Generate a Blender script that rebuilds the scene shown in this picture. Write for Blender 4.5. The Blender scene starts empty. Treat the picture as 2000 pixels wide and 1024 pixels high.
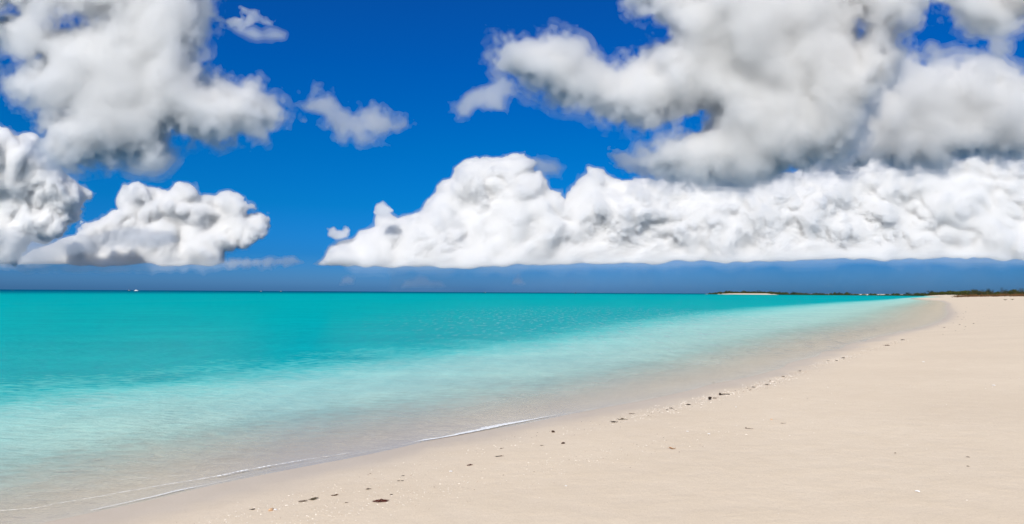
import bpy, math, random
import numpy as np

rad = math.radians
S = bpy.context.scene
COL = S.collection
rng = np.random.default_rng(7)
random.seed(7)

# ------------------------------------------------------------------ camera
EYE = 2.0                       # eye height above the water
F = 1333.0                      # focal length in photo pixels (24 mm on a 36 mm sensor)
cam_d = bpy.data.cameras.new('camera')
cam = bpy.data.objects.new('camera', cam_d)
COL.objects.link(cam)
S.camera = cam
cam_d.lens = 24.0
cam_d.sensor_width = 36.0
cam_d.clip_start = 0.05
cam_d.clip_end = 200000.0
PITCH, ROLL = rad(2.54), rad(0.33)
cam.location = (0, 0, EYE)


def rx(a):
    c, s = math.cos(a), math.sin(a)
    return np.array([[1, 0, 0], [0, c, -s], [0, s, c]])


def rz(a):
    c, s = math.cos(a), math.sin(a)
    return np.array([[c, -s, 0], [s, c, 0], [0, 0, 1]])


CAMR = rx(math.pi / 2 + PITCH) @ rz(ROLL)
from mathutils import Matrix
cam.rotation_euler = Matrix(CAMR.tolist()).to_euler()

# ------------------------------------------------------------------ sky, sun, exposure
SUN_EL, SUN_AZ = rad(41), rad(198)        # azimuth clockwise from +Y: behind the viewer, to the left
W = bpy.data.worlds.new('World')
S.world = W
W.use_nodes = True
nt = W.node_tree
nt.nodes.clear()
N = nt.nodes.new
sky = N('ShaderNodeTexSky')
sky.sky_type = 'NISHITA'
sky.sun_disc = False
sky.sun_elevation = SUN_EL
sky.sun_rotation = SUN_AZ
tc = N('ShaderNodeTexCoord')
sep = N('ShaderNodeSeparateXYZ')
ramp = N('ShaderNodeValToRGB')
mul = N('ShaderNodeMix'); mul.data_type = 'RGBA'; mul.blend_type = 'MULTIPLY'; mul.inputs[0].default_value = 1
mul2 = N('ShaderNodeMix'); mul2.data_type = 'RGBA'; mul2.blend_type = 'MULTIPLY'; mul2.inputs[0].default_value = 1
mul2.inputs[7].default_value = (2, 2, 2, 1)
bg = N('ShaderNodeBackground')
bg.inputs[1].default_value = 0.1
wo = N('ShaderNodeOutputWorld')
L = nt.links.new
L(tc.outputs['Generated'], sep.inputs[0])
L(sep.outputs[2], ramp.inputs[0])
L(sky.outputs[0], mul.inputs[6])
def M(op, a, b=None, clamp=False):
    x = N('ShaderNodeMath'); x.operation = op; x.use_clamp = clamp
    for i, v in enumerate((a, b)):
        if v is None: continue
        if isinstance(v, (int, float)): x.inputs[i].default_value = v
        else: nt.links.new(v, x.inputs[i])
    return x.outputs[0]
rear_fill = N('ShaderNodeMix'); rear_fill.data_type = 'RGBA'
L(M('MULTIPLY', sep.outputs[1], -2.2, True), rear_fill.inputs[0])
L(ramp.outputs[0], rear_fill.inputs[6])
rear_fill.inputs[7].default_value = (.75, .75, .75, 1)  # whitened sky behind the camera, added to fill cloud shadows
rain = N('ShaderNodeMix'); rain.data_type = 'RGBA'; rain.blend_type = 'MULTIPLY'
low = M('SUBTRACT', 1.0, M('MULTIPLY', sep.outputs[2], 20.0), True)
side = M('MULTIPLY', M('MULTIPLY', M('SUBTRACT', sep.outputs[0], .12), 4.0, True), M('MULTIPLY', sep.outputs[1], 2.0, True))
L(M('MULTIPLY', low, side), rain.inputs[0])
L(rear_fill.outputs[2], rain.inputs[6])
rain.inputs[7].default_value = (.62, .80, .80, 1)
L(mul.outputs[2], mul2.inputs[6])
L(rain.outputs[2], mul.inputs[7])
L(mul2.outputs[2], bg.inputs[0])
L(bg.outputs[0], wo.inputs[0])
# deep polarised tropical blue by elevation (sine), halved; overhead stops whitened as added fill
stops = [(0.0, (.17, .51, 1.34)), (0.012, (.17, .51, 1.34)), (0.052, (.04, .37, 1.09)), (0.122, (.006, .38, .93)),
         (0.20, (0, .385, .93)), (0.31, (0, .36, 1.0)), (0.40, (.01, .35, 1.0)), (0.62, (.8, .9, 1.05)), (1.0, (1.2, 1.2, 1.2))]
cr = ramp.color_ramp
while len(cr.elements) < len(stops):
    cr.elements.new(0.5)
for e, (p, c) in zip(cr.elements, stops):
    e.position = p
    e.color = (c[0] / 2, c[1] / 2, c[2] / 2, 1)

sun_d = bpy.data.lights.new('sun', 'SUN')
sun = bpy.data.objects.new('sun', sun_d)
COL.objects.link(sun)
sun_d.energy = 4.1
sun_d.angle = rad(0.53)
sun_d.color = (1.0, 0.955, 0.89)
SUN = np.array([math.sin(SUN_AZ) * math.cos(SUN_EL), math.cos(SUN_AZ) * math.cos(SUN_EL), math.sin(SUN_EL)])
from mathutils import Vector
sun.rotation_euler = Vector(SUN.tolist()).to_track_quat('Z', 'Y').to_euler()

S.view_settings.view_transform = 'Standard'
S.view_settings.look = 'None'
S.view_settings.exposure = 0
S.view_settings.gamma = 1
S.view_settings.use_curve_mapping = False
S.render.engine = 'CYCLES'
S.cycles.use_denoising = True
S.cycles.max_bounces = 32
S.cycles.diffuse_bounces = 8
S.cycles.glossy_bounces = 3
S.cycles.transmission_bounces = 6
S.cycles.transparent_max_bounces = 48
S.cycles.volume_bounces = 18
S.cycles.sample_clamp_indirect = 8


# ------------------------------------------------------------------ helpers
def tag(o, label=None, cat=None, group=None, kind=None):
    if label: o['label'] = label
    if cat: o['category'] = cat
    if group: o['group'] = group
    if kind: o['kind'] = kind
    return o


def mesh(name, V, quads=None, tris=None, mat=None, smooth=True, attrs=None, parent=None, smooth_faces=None):
    """One mesh object from numpy arrays."""
    V = np.asarray(V, np.float32)
    me = bpy.data.meshes.new(name)
    q = np.zeros((0, 4), np.int32) if quads is None else np.asarray(quads, np.int32)
    t = np.zeros((0, 3), np.int32) if tris is None else np.asarray(tris, np.int32)
    me.vertices.add(len(V))
    me.vertices.foreach_set('co', V.ravel())
    me.loops.add(q.size + t.size)
    me.loops.foreach_set('vertex_index', np.concatenate([q.ravel(), t.ravel()]).astype(np.int32))
    me.polygons.add(len(q) + len(t))
    st = np.concatenate([np.arange(len(q)) * 4, q.size + np.arange(len(t)) * 3]).astype(np.int32)
    me.polygons.foreach_set('loop_start', st)
    sm = np.full(len(q) + len(t), smooth)
    if smooth_faces is not None: sm = smooth_faces
    me.polygons.foreach_set('use_smooth', sm)
    for k, a in (attrs or {}).items():
        at = me.attributes.new(k, 'FLOAT', 'POINT')
        at.data.foreach_set('value', np.asarray(a, np.float32))
    me.update(calc_edges=True)
    if mat: me.materials.append(mat)
    o = bpy.data.objects.new(name, me)
    COL.objects.link(o)
    if parent: o.parent = parent
    return o


def ray(px, py):
    """Directions of photo pixels (2000 x 1024) in the world."""
    px = np.asarray(px, float); py = np.asarray(py, float)
    d = np.stack([(px - 1000) / F, -(py - 512) / F, -np.ones_like(px)], -1)
    return d @ CAMR.T


def hp(x):      # the photograph's (slightly bent) horizon
    return np.interp(x, [0, 300, 550, 950, 1250, 1376, 2000], [563.5, 566.5, 569, 572.5, 573.5, 574, 574])


_w0 = np.linspace(-400, 2400, 57)
def hl(x):      # the straight horizon of this camera
    d = ray(x, np.full_like(np.asarray(x, float), 500.0)); d2 = ray(x, np.full_like(np.asarray(x, float), 600.0))
    e1 = d[..., 2] / np.hypot(d[..., 0], d[..., 1]); e2 = d2[..., 2] / np.hypot(d2[..., 0], d2[..., 1])
    return 500 + 100 * e1 / (e1 - e2)


def ground(px, py, z=0.0):
    px = np.asarray(px, float); py = np.asarray(py, float)
    d = ray(px, py - hp(px) + hl(px))
    t = (z - EYE) / d[..., 2]
    return np.stack([d[..., 0] * t, d[..., 1] * t], -1)


def seg_dist(P, A, B):
    """Distance of points P (n,2) to the segments A-B (m,2)."""
    out = np.full(len(P), 1e18)
    for a, b in zip(A, B):
        ab = b - a
        t = np.clip(((P - a) @ ab) / max(ab @ ab, 1e-12), 0, 1)
        e = P - a - t[:, None] * ab
        out = np.minimum(out, (e * e).sum(1))
    return np.sqrt(out)


def inside(P, poly):
    x, y = P[:, 0], P[:, 1]
    r = np.zeros(len(P), bool)
    q = np.roll(poly, -1, 0)
    for (x1, y1), (x2, y2) in zip(poly, q):
        if y1 == y2: continue
        c = ((y1 > y) != (y2 > y)) & (x < (x2 - x1) * (y - y1) / (y2 - y1) + x1)
        r ^= c
    return r


def poly_sdf(P, poly):      # negative inside
    d = seg_dist(P, poly, np.roll(poly, -1, 0))
    return np.where(inside(P, poly), -d, d)


def bspline_matrix(n, cell, rs):
    m = int(math.ceil(n / cell)) + 4
    u = np.arange(n) / cell + rs.random()
    i = np.floor(u).astype(int); f = (u - i)
    M = np.zeros((n, m + 1), np.float32)
    w = [(1 - f) ** 3 / 6, (3 * f ** 3 - 6 * f ** 2 + 4) / 6, (-3 * f ** 3 + 3 * f ** 2 + 3 * f + 1) / 6, f ** 3 / 6]
    for k in range(4):
        M[np.arange(n), np.clip(i + k, 0, m)] += w[k]
    return M


def grid_noise(shape, cell, rs):
    """Smooth random field of unit deviation on a grid."""
    Ms = [bspline_matrix(n, c, rs) for n, c in zip(shape, np.broadcast_to(cell, len(shape)))]
    a = rs.standard_normal([M.shape[1] for M in Ms]).astype(np.float32)
    for k, M in enumerate(Ms):
        a = np.moveaxis(np.tensordot(M, a, axes=(1, k)), 0, k)
    return a / (a.std() + 1e-9)


def surface_nets(G):
    """Zero surface of G (negative inside) as quads; vertices in grid coordinates."""
    s = G < 0
    cs = np.zeros(tuple(np.array(G.shape) - 1), np.uint8)
    nx, ny, nz = cs.shape
    C = [(i, j, k) for i in (0, 1) for j in (0, 1) for k in (0, 1)]
    for i, j, k in C:
        cs += s[i:i + nx, j:j + ny, k:k + nz]
    act = np.argwhere((cs > 0) & (cs < 8))
    vid = np.full(cs.shape, -1, np.int32)
    vid[act[:, 0], act[:, 1], act[:, 2]] = np.arange(len(act))
    acc = np.zeros((len(act), 3), np.float32); cnt = np.zeros(len(act), np.float32)
    val = {c: G[act[:, 0] + c[0], act[:, 1] + c[1], act[:, 2] + c[2]] for c in C}
    for c in C:
        for ax in range(3):
            if c[ax]: continue
            e = list(c); e[ax] = 1
            a, b = val[c], val[tuple(e)]
            m = (a < 0) != (b < 0)
            t = np.where(m, a / np.where(m, a - b, 1), 0)
            for q in range(3):
                acc[:, q] += np.where(m, t if q == ax else c[q], 0)
            cnt += m
    V = act + acc / cnt[:, None]
    Q = []
    for ax in range(3):
        a = [slice(None)] * 3; b = [slice(None)] * 3
        a[ax] = slice(0, -1); b[ax] = slice(1, None)
        e = np.argwhere(s[tuple(a)] != s[tuple(b)])
        o1, o2 = (ax + 1) % 3, (ax + 2) % 3
        ok = (e[:, o1] > 0) & (e[:, o2] > 0) & (e[:, o1] < cs.shape[o1]) & (e[:, o2] < cs.shape[o2])
        e = e[ok]
        flip = s[tuple(a)][e[:, 0], e[:, 1], e[:, 2]]
        def v(d1, d2):
            i = e.copy(); i[:, o1] += d1; i[:, o2] += d2
            return vid[i[:, 0], i[:, 1], i[:, 2]]
        q = np.stack([v(-1, -1), v(0, -1), v(0, 0), v(-1, 0)], 1)
        q[flip] = q[flip][:, ::-1]      # the photo rows run downwards
        Q.append(q)
    return V, np.concatenate(Q)


def flakes(P, size, rs):
    """Small random triangles centred on points P."""
    n = len(P)
    a = rs.standard_normal((n, 3)); a /= np.linalg.norm(a, axis=1)[:, None]
    b = rs.standard_normal((n, 3)); b -= (a * b).sum(1)[:, None] * a; b /= np.linalg.norm(b, axis=1)[:, None]
    s = (np.asarray(size) * (0.6 + 0.8 * rs.random(n)))[:, None]
    v = np.stack([P + a * s, P + (-.5 * a + .866 * b) * s, P + (-.5 * a - .866 * b) * s], 1)
    return v.reshape(-1, 3), np.arange(3 * n).reshape(n, 3)


class NB:
    """Tiny node-building helper."""
    def __init__(self, name):
        self.m = bpy.data.materials.new(name); self.m.use_nodes = True
        self.t = self.m.node_tree; self.t.nodes.clear()
        self.out = self.t.nodes.new('ShaderNodeOutputMaterial')
    def n(self, kind, **kw):
        x = self.t.nodes.new('ShaderNode' + kind)
        for k, v in kw.items(): setattr(x, k, v)
        return x
    def l(self, a, b): self.t.links.new(a, b)
    def noise(self, vec, scale, detail=3, rough=.55):
        x = self.n('TexNoise'); x.inputs['Scale'].default_value = scale
        x.inputs['Detail'].default_value = detail; x.inputs['Roughness'].default_value = rough
        if vec is not None: self.l(vec, x.inputs['Vector'])
        return x.outputs['Fac']
    def math(self, op, a, b=None, c=None, clamp=False):
        x = self.n('Math', operation=op, use_clamp=clamp)
        for i, v in enumerate((a, b, c)):
            if v is None: continue
            if isinstance(v, (int, float)): x.inputs[i].default_value = v
            else: self.l(v, x.inputs[i])
        return x.outputs[0]
    def ramp(self, fac, stops, interp='LINEAR'):
        x = self.n('ValToRGB'); e = x.color_ramp.elements
        x.color_ramp.interpolation = interp
        while len(e) < len(stops): e.new(.5)
        for el, (p, c) in zip(e, stops):
            el.position = p
            el.color = (c, c, c, 1) if isinstance(c, (int, float)) else (*c, 1)
        self.l(fac, x.inputs[0])
        return x.outputs[0]
    def mix(self, fac, a, b, mode='MIX'):
        x = self.n('Mix', data_type='RGBA', blend_type=mode)
        if isinstance(fac, (int, float)): x.inputs[0].default_value = fac
        else: self.l(fac, x.inputs[0])
        for i, v in ((6, a), (7, b)):
            if isinstance(v, tuple): x.inputs[i].default_value = (*v, 1)
            else: self.l(v, x.inputs[i])
        return x.outputs[2]
    def shader_mix(self, fac, a, b):
        x = self.n('MixShader')
        if isinstance(fac, (int, float)): x.inputs[0].default_value = fac
        else: self.l(fac, x.inputs[0])
        self.l(a, x.inputs[1]); self.l(b, x.inputs[2])
        return x.outputs[0]
    def done(self, sh):
        self.l(sh, self.out.inputs[0]); return self.m


def srgb(r, g, b):
    f = lambda c: c / 12.92 if c <= .04045 else ((c + .055) / 1.055) ** 2.4
    return (f(r / 255), f(g / 255), f(b / 255))


# ------------------------------------------------------------------ the lie of the land
shore_px = [(80, 1021), (180, 1000), (300, 974), (400, 950), (500, 929), (600, 909), (700, 890), (800, 870), (900, 851), (1000, 832),
            (1100, 812), (1200, 793), (1290, 777), (1370, 757), (1440, 740), (1500, 722), (1540, 707), (1600, 690), (1660, 671), (1720, 656),
            (1790, 640), (1830, 628), (1846, 618), (1850, 609), (1846, 600), (1850, 592), (1838, 586), (1790, 582.2), (1786, 581.3), (1832, 579.6), (1850, 578.6), (1836, 577.6), (1815, 576.7)]
sp = np.array(shore_px, float)
near = ground(sp[:, 0], sp[:, 1])


def spline(pts, step):
    pts = np.asarray(pts); out = []
    for i in range(len(pts) - 1):
        p0, p1, p2, p3 = pts[max(i - 1, 0)], pts[i], pts[i + 1], pts[min(i + 2, len(pts) - 1)]
        n = max(2, int(np.linalg.norm(p2 - p1) / step))
        u = (np.arange(n) / n)[:, None]
        out.append(.5 * (2 * p1 + (p2 - p0) * u + (2 * p0 - 5 * p1 + 4 * p2 - p3) * u ** 2 + (3 * p1 - p0 - 3 * p2 + p3) * u ** 3))
    return np.concatenate(out + [pts[-1:]])


def wander(n, cells, amps, rs):
    return sum(a * (bspline_matrix(n, c, rs) @ rs.standard_normal(int(math.ceil(n / c)) + 5)) for c, a in zip(cells, amps))


_rs = np.random.default_rng(4)
swash = spline(near[:20], .22)
_t = np.gradient(swash, axis=0); _t /= np.linalg.norm(_t, axis=1)[:, None] + 1e-9
_d = np.hypot(swash[:, 0], swash[:, 1])
swash = swash + np.stack([_t[:, 1], -_t[:, 0]], 1) * (wander(len(swash), [9, 4], [.09, .035], _rs) * np.clip((_d - 4) / 12, .35, 1.6))[:, None]
near = np.concatenate([swash[::2], near[20:]])
isl_px = [(1780, 575.9), (1700, 575.7), (1640, 575.9), (1560, 575.7), (1480, 575.8), (1420, 575.6), (1376, 575.4)]
ip = np.array(isl_px, float)
isl = ground(ip[:, 0], ip[:, 1])
tip = isl[-1]
back = np.array([tip + (25, 70), tip + (160, 260), tip + (500, 420), (9000, 3500), (9000, -600), (-60, -600), (-22, -60), (-8, -12), (-4.6, 0.5)])
LAND = np.concatenate([near, isl, back])
edge_px = [(-500, 838), (-250, 800), (0, 770), (150, 756), (300, 745), (450, 731), (600, 713), (750, 697), (900, 680), (1000, 665), (1100, 650),
           (1200, 634), (1300, 620), (1400, 608), (1500, 599), (1600, 592), (1680, 587), (1740, 583)]
ep = np.array(edge_px, float)
EDGE = ground(ep[:, 0], ep[:, 1])
EDGE_POLY = np.concatenate([EDGE, isl[:2] + (0, -60), [(9000, 900), (9000, -600), (-60, -600)]])


def shore(P):           # signed distance to the waterline, + on land
    return -poly_sdf(P, LAND)


def profile(s):         # beach height over distance from the waterline
    return np.interp(s, [-400, -60, -25, -8, -3, 0, 2, 6, 14, 40, 90, 160, 2000], [-6, -3.2, -1.6, -.5, -.16, 0, .14, .40, .78, 1.35, 1.95, 2.1, 2.2])


def lumps(P):
    x, y = P[:, 0], P[:, 1]
    r = np.hypot(x, y)
    a = np.clip(r / 40, 0, 1)
    return (.012 * np.sin(x * 1.1 + .7 * np.sin(y * .9)) * np.sin(y * .8 + 1.3) + .03 * np.sin(x * .21 + 1.7) * np.sin(y * .17 + .4)
            + .10 * a * np.sin(x * .043 + .5 * np.sin(y * .02)) * np.sin(y * .031 + .8))


def land_z(P):
    s = shore(P)
    z = profile(s)
    w = np.clip(s / 6, 0, 1)
    z = z + w * lumps(P)
    far = np.clip((np.hypot(P[:, 0], P[:, 1]) - 700) / 500, 0, 1)      # the far headland is flatter at its beach
    return np.where(s > 0, z * (1 - far) + far * np.minimum(.13 * s, 2.6), z)


# polar sheet round the camera
def polar(n_az, radii, az0=-180, az1=180, fine=None):
    az = np.linspace(az0, az1, n_az) if fine is None else fine
    A, R = np.meshgrid(np.radians(az), radii, indexing='ij')
    P = np.stack([R * np.sin(A), R * np.cos(A)], -1)
    i = np.arange(len(az) - 1)[:, None] * len(radii) + np.arange(len(radii) - 1)[None]
    q = np.stack([i, i + 1, i + 1 + len(radii), i + len(radii)], -1).reshape(-1, 4)
    return P.reshape(-1, 2), q


az = np.unique(np.concatenate([np.linspace(-180, -50, 60), np.linspace(-50, 50, 640), np.linspace(50, 180, 60)]))
rr = np.concatenate([[0.0, .6, 1.2, 1.8], np.geomspace(2.3, 60, 300), np.geomspace(60.5, 600, 230)[1:], np.geomspace(604, 5000, 150), [9000, 20000, 45000, 120000]])
P, Q = polar(0, rr, fine=az)
sd = shore(P)
zl = land_z(P)
edged = poly_sdf(P, EDGE_POLY)          # + beyond the drop-off line
tt = np.where(edged < 0, np.clip(-sd, 0, None) / (np.clip(-sd, 0, None) - edged + 1e-6), 1 + edged / 30)
zl_ground = np.where(sd < -60, np.maximum(zl, -6), zl)

# ---- sand
b = NB('sand')
geo = b.n('NewGeometry'); pos = geo.outputs['Position']
sepz = b.n('SeparateXYZ'); b.l(pos, sepz.inputs[0]); z = sepz.outputs[2]
n_big = b.noise(pos, .35, 4); n_mid = b.noise(pos, 3.0, 4); n_fine = b.noise(pos, 60, 4, .7); n_grain = b.noise(pos, 420, 2, .8)
c = b.ramp(n_big, [(.36, (.725, .598, .452)), (.7, (.778, .65, .496))])
c = b.mix(b.math('MULTIPLY', b.ramp(n_mid, [(.35, 0.), (.75, 1.)]), .35), c, (.68, .55, .39))
c = b.mix(b.math('MULTIPLY', b.ramp(n_fine, [(.45, 0.), (.72, 1.)]), .4), c, (.57, .45, .315))
c = b.mix(b.math('MULTIPLY', b.ramp(n_grain, [(.5, 0.), (.75, 1.)]), .5), c, (.50, .39, .265))
wet = b.math('ADD', z, b.math('MULTIPLY', b.math('SUBTRACT', b.noise(pos, .8, 4), .5), .10))
wetf = b.math('MULTIPLY', b.ramp(wet, [(0.0, 1.), (.035, .9), (.085, .25), (.15, 0.)]), b.ramp(b.math('ADD', z, .1), [(.06, 0.), (.10, 1.)]))
c = b.mix(b.math('MULTIPLY', wetf, .8), c, b.mix(1., c, (.93, .95, 1.0), 'MULTIPLY'))
pr = b.n('BsdfPrincipled'); damp = b.ramp(wet, [(.0, 1.), (.03, .9), (.07, .2), (.11, 0.)])
c = b.mix(damp, c, b.mix(1., c, (.83, .83, .845), 'MULTIPLY'))
b.l(c, pr.inputs['Base Color'])
b.l(b.ramp(wetf, [(0., .95), (1., .5)]), pr.inputs['Roughness'])
pr.inputs['Specular IOR Level'].default_value = .15
h = b.math('ADD', b.math('MULTIPLY', n_mid, .035), b.math('ADD', b.math('MULTIPLY', n_fine, .006), b.math('MULTIPLY', n_grain, .0015)))
mp = b.n('Mapping'); b.l(pos, mp.inputs[0]); mp.inputs['Scale'].default_value = (5, 16, 1); mp.inputs['Rotation'].default_value = (0, 0, .5)
rip = b.noise(mp.outputs[0], 1.0, 3)
h = b.math('ADD', h, b.math('MULTIPLY', rip, .005))
bp = b.n('Bump'); bp.inputs['Strength'].default_value = .45; bp.inputs['Distance'].default_value = 1.0
b.l(b.math('MULTIPLY', h, b.ramp(wetf, [(0., 1.), (1., .15)])), bp.inputs['Height']); b.l(bp.outputs[0], pr.inputs['Normal'])
SAND = b.done(pr.outputs[0])
keep = P.copy()
tag(mesh('sand_beach', np.column_stack([P, zl_ground]), Q, mat=SAND), kind='structure')

# ---- water
b = NB('sea_water')
geo = b.n('NewGeometry'); pos = geo.outputs['Position']
at = b.n('Attribute'); at.attribute_name = 'reach'; t = at.outputs['Fac']
at2 = b.n('Attribute'); at2.attribute_name = 'offing'; off = at2.outputs['Fac']       # km from the beach
# wind ripples
mp = b.n('Mapping'); b.l(pos, mp.inputs[0]); mp.inputs['Rotation'].default_value = (0, 0, .35); mp.inputs['Scale'].default_value = (.62, 1.2, 1)
w1 = b.noise(mp.outputs[0], 1.1, 3, .55); w2 = b.noise(mp.outputs[0], 5.0, 4, .6); w3 = b.noise(mp.outputs[0], 22., 2, .6)
hh = b.math('ADD', b.math('MULTIPLY', w1, .10), b.math('ADD', b.math('MULTIPLY', w2, .085), b.math('MULTIPLY', w3, .010)))
wob = b.math('MULTIPLY', b.math('SUBTRACT', b.noise(pos, .55, 5, .7), .5), .34)
wob2 = b.math('MULTIPLY', b.math('SUBTRACT', b.noise(pos, .05, 3), .5), .22)
tn = b.math('ADD', t, b.math('MULTIPLY', b.math('ADD', wob, wob2), b.ramp(t, [(0., 0.), (.25, .35), (.9, 1.), (1., 1.)])))
tn = b.math('ADD', tn, b.math('MULTIPLY', b.math('SUBTRACT', w2, .5), b.ramp(t, [(0., .05), (.4, .35), (1., .5)])))  # ripple noise shifts the colour, imitating refraction through wavelets
tn2 = b.math('MULTIPLY', tn, .5)       # 1.0 on the ramp = twice the drop-off
col = b.ramp(tn2, [(0., (.54, .46, .36)), (.07, (.61, .655, .545)), (.16, (.455, .675, .575)), (.34, (.34, .67, .60)), (.46, (.10, .53, .50)), (.53, (.0, .37, .375)), (.75, (.0, .35, .37)), (1., (.0, .34, .37))])
alp = b.ramp(tn2, [(0., 0.), (.03, .10), (.10, .48), (.20, .85), (.42, .97), (.52, 1.)])
mp3 = b.n('Mapping'); b.l(pos, mp3.inputs[0]); mp3.inputs['Scale'].default_value = (.10, .28, 1)
streak = b.ramp(b.noise(mp3.outputs[0], 1., 6, .68), [(.3, (.87, .87, .89)), (.7, (1.08, 1.08, 1.06))])  # wave light and dark painted into the colour, along with turbidity
deep = b.ramp(off, [(0., (.0, .35, .37)), (.30, (.0, .36, .38)), (.42, (.0, .35, .37)), (.50, (.0, .17, .24)), (.60, (.0, .09, .18))])
col = b.mix(b.ramp(tn2, [(.5, 0.), (.56, 1.)]), col, deep)
gust = b.ramp(b.noise(pos, .022, 3), [(.35, .35), (.65, 1.)])
bp = b.n('Bump'); bp.inputs['Distance'].default_value = 1.0
b.l(b.math('MULTIPLY', gust, b.ramp(t, [(0., .35), (.25, .8), (1., 1.)])), bp.inputs['Strength']); b.l(hh, bp.inputs['Height'])
tr = b.n('BsdfTransparent'); tr.inputs[0].default_value = (.98, 1, .98, 1)
col = b.mix(1., col, streak, 'MULTIPLY')
mp4 = b.n('Mapping'); b.l(pos, mp4.inputs[0]); mp4.inputs['Scale'].default_value = (1.6, .55, 1); mp4.inputs['Rotation'].default_value = (0, 0, .2)
col = b.mix(1., col, b.ramp(b.noise(mp4.outputs[0], 1., 5, .7), [(.32, (.90, .92, .93)), (.68, (1.10, 1.08, 1.07))]), 'MULTIPLY')  # finer ripples: their light and dark painted into the colour
df = b.n('BsdfDiffuse'); b.l(col, df.inputs[0]); b.l(bp.outputs[0], df.inputs['Normal'])
body = b.shader_mix(alp, tr.outputs[0], df.outputs[0])
gl = b.n('BsdfGlossy'); b.l(b.ramp(off, [(.05, .06), (.35, .30)]), gl.inputs['Roughness']); b.l(bp.outputs[0], gl.inputs['Normal'])
gl.inputs['Color'].default_value = (1, 1, 1, 1)
fr = b.n('Fresnel'); fr.inputs['IOR'].default_value = 1.33; b.l(bp.outputs[0], fr.inputs['Normal'])
refl = b.math('MULTIPLY', fr.outputs[0], b.ramp(off, [(.0, .22), (.12, .11), (.2, .025), (.3, .01), (.45, .005)]))
# painted wave streaks and turbidity are already in col
# a wind-ruffled patch whose facets catch the bright clouds
mp = b.n('Mapping', vector_type='TEXTURE'); b.l(pos, mp.inputs[0]); mp.inputs['Location'].default_value = (9, 62, 0); mp.inputs['Scale'].default_value = (22, 52, 10)
ln = b.n('VectorMath', operation='LENGTH'); b.l(mp.outputs[0], ln.inputs[0])
patch = b.ramp(ln.outputs['Value'], [(.35, 1.), (1., 0.)], 'EASE')
mp = b.n('Mapping'); b.l(pos, mp.inputs[0]); mp.inputs['Scale'].default_value = (2.6, .55, 1)
g1 = b.noise(mp.outputs[0], 1.0, 4, .65)
glit = b.math('MULTIPLY', b.ramp(g1, [(.55, 0.), (.66, 1.)]), b.math('MULTIPLY', patch, .55))
g2 = b.n('BsdfGlossy'); g2.inputs['Roughness'].default_value = .5; b.l(bp.outputs[0], g2.inputs['Normal'])
WATER = b.done(b.shader_mix(glit, b.shader_mix(refl, body, gl.outputs[0]), g2.outputs[0]))
R0 = np.hypot(P[:, 0], P[:, 1])
keepq = (sd[Q] < 1.2).any(1)
qq = Q[keepq]
used = np.unique(qq); remap = np.full(len(P), -1); remap[used] = np.arange(len(used))
Pw = P[used]
zw = .004 + .006 * np.sin(Pw[:, 0] * 2.1 + np.sin(Pw[:, 1] * 1.3)) * np.exp(-R0[used] / 60)
tag(mesh('sea', np.column_stack([Pw, zw]), remap[qq], mat=WATER, attrs={'reach': tt[used], 'offing': np.clip(np.log10(np.clip(R0[used] * np.interp(np.arctan2(Pw[:, 0], Pw[:, 1]), [-.65, 0, .3], [1.7, .8, .6]), 10, 1e5) / 10) / 4, 0, 1)}), kind='structure')


# ------------------------------------------------------------------ foam on the swash
b = NB('sea_foam')
geo = b.n('NewGeometry')
fo = b.n('BsdfPrincipled'); fo.inputs['Base Color'].default_value = (.86, .86, .85, 1); fo.inputs['Roughness'].default_value = .6
bpn = b.n('Bump'); bpn.inputs['Strength'].default_value = .6; bpn.inputs['Distance'].default_value = .02
b.l(b.noise(geo.outputs['Position'], 60, 3), bpn.inputs['Height']); b.l(bpn.outputs[0], fo.inputs['Normal'])
lace = b.ramp(b.noise(geo.outputs['Position'], 26, 4, .7), [(.42, 0.), (.56, 1.)])
edge = b.n('Attribute'); edge.attribute_name = 'body'
tp = b.n('BsdfTransparent')
FOAM = b.done(b.shader_mix(b.math('MAXIMUM', lace, edge.outputs['Fac'], clamp=True), tp.outputs[0], fo.outputs[0]))


def foam_line(line, width, height, label, seed, gaps=.2, z0=.012, thick=.75):
    rs = np.random.default_rng(seed)
    line = spline(line, .02)
    n = len(line)
    t = np.gradient(line, axis=0); t /= np.linalg.norm(t, axis=1)[:, None] + 1e-9
    nrm = np.stack([t[:, 1], -t[:, 0]], 1)      # towards the sand
    line = line + nrm * wander(n, [40, 14, 6], [.035, .018, .007], rs)[:, None]
    w = width * np.clip(.55 + wander(n, [60, 18, 6], [.6, .35, .22], rs), 0, 2.2)
    w *= np.clip((wander(n, [110, 30], [1., .5], rs) + 1.0 - gaps * 2) * 2, .12, 1) * np.clip(np.minimum(np.arange(n), n - np.arange(n)) / 90, .1, 1)
    K = 7
    u = np.linspace(-1, 1, K)
    V = []; bd = []
    for k in u:
        off = line + nrm * (w * (k * .5 - .35))[:, None]
        z = z0 + height * (1 - k * k) * np.clip(w / width, .2, 1.3) + .001
        z = z + np.clip(land_z(off), 0, 9)
        V.append(np.column_stack([off, z])); bd.append(np.full(n, max(0, thick - abs(k - .35) * 1.4)))
    V = np.stack(V, 1).reshape(-1, 3)
    i = (np.arange(n - 1)[:, None] * K + np.arange(K - 1)[None]).ravel()
    q = np.stack([i, i + K, i + K + 1, i + 1], 1)
    o = mesh('sea_foam', V, q, mat=FOAM, attrs={'body': np.stack(bd, 1).ravel()})
    return tag(o, label, 'foam', kind='stuff')


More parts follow.
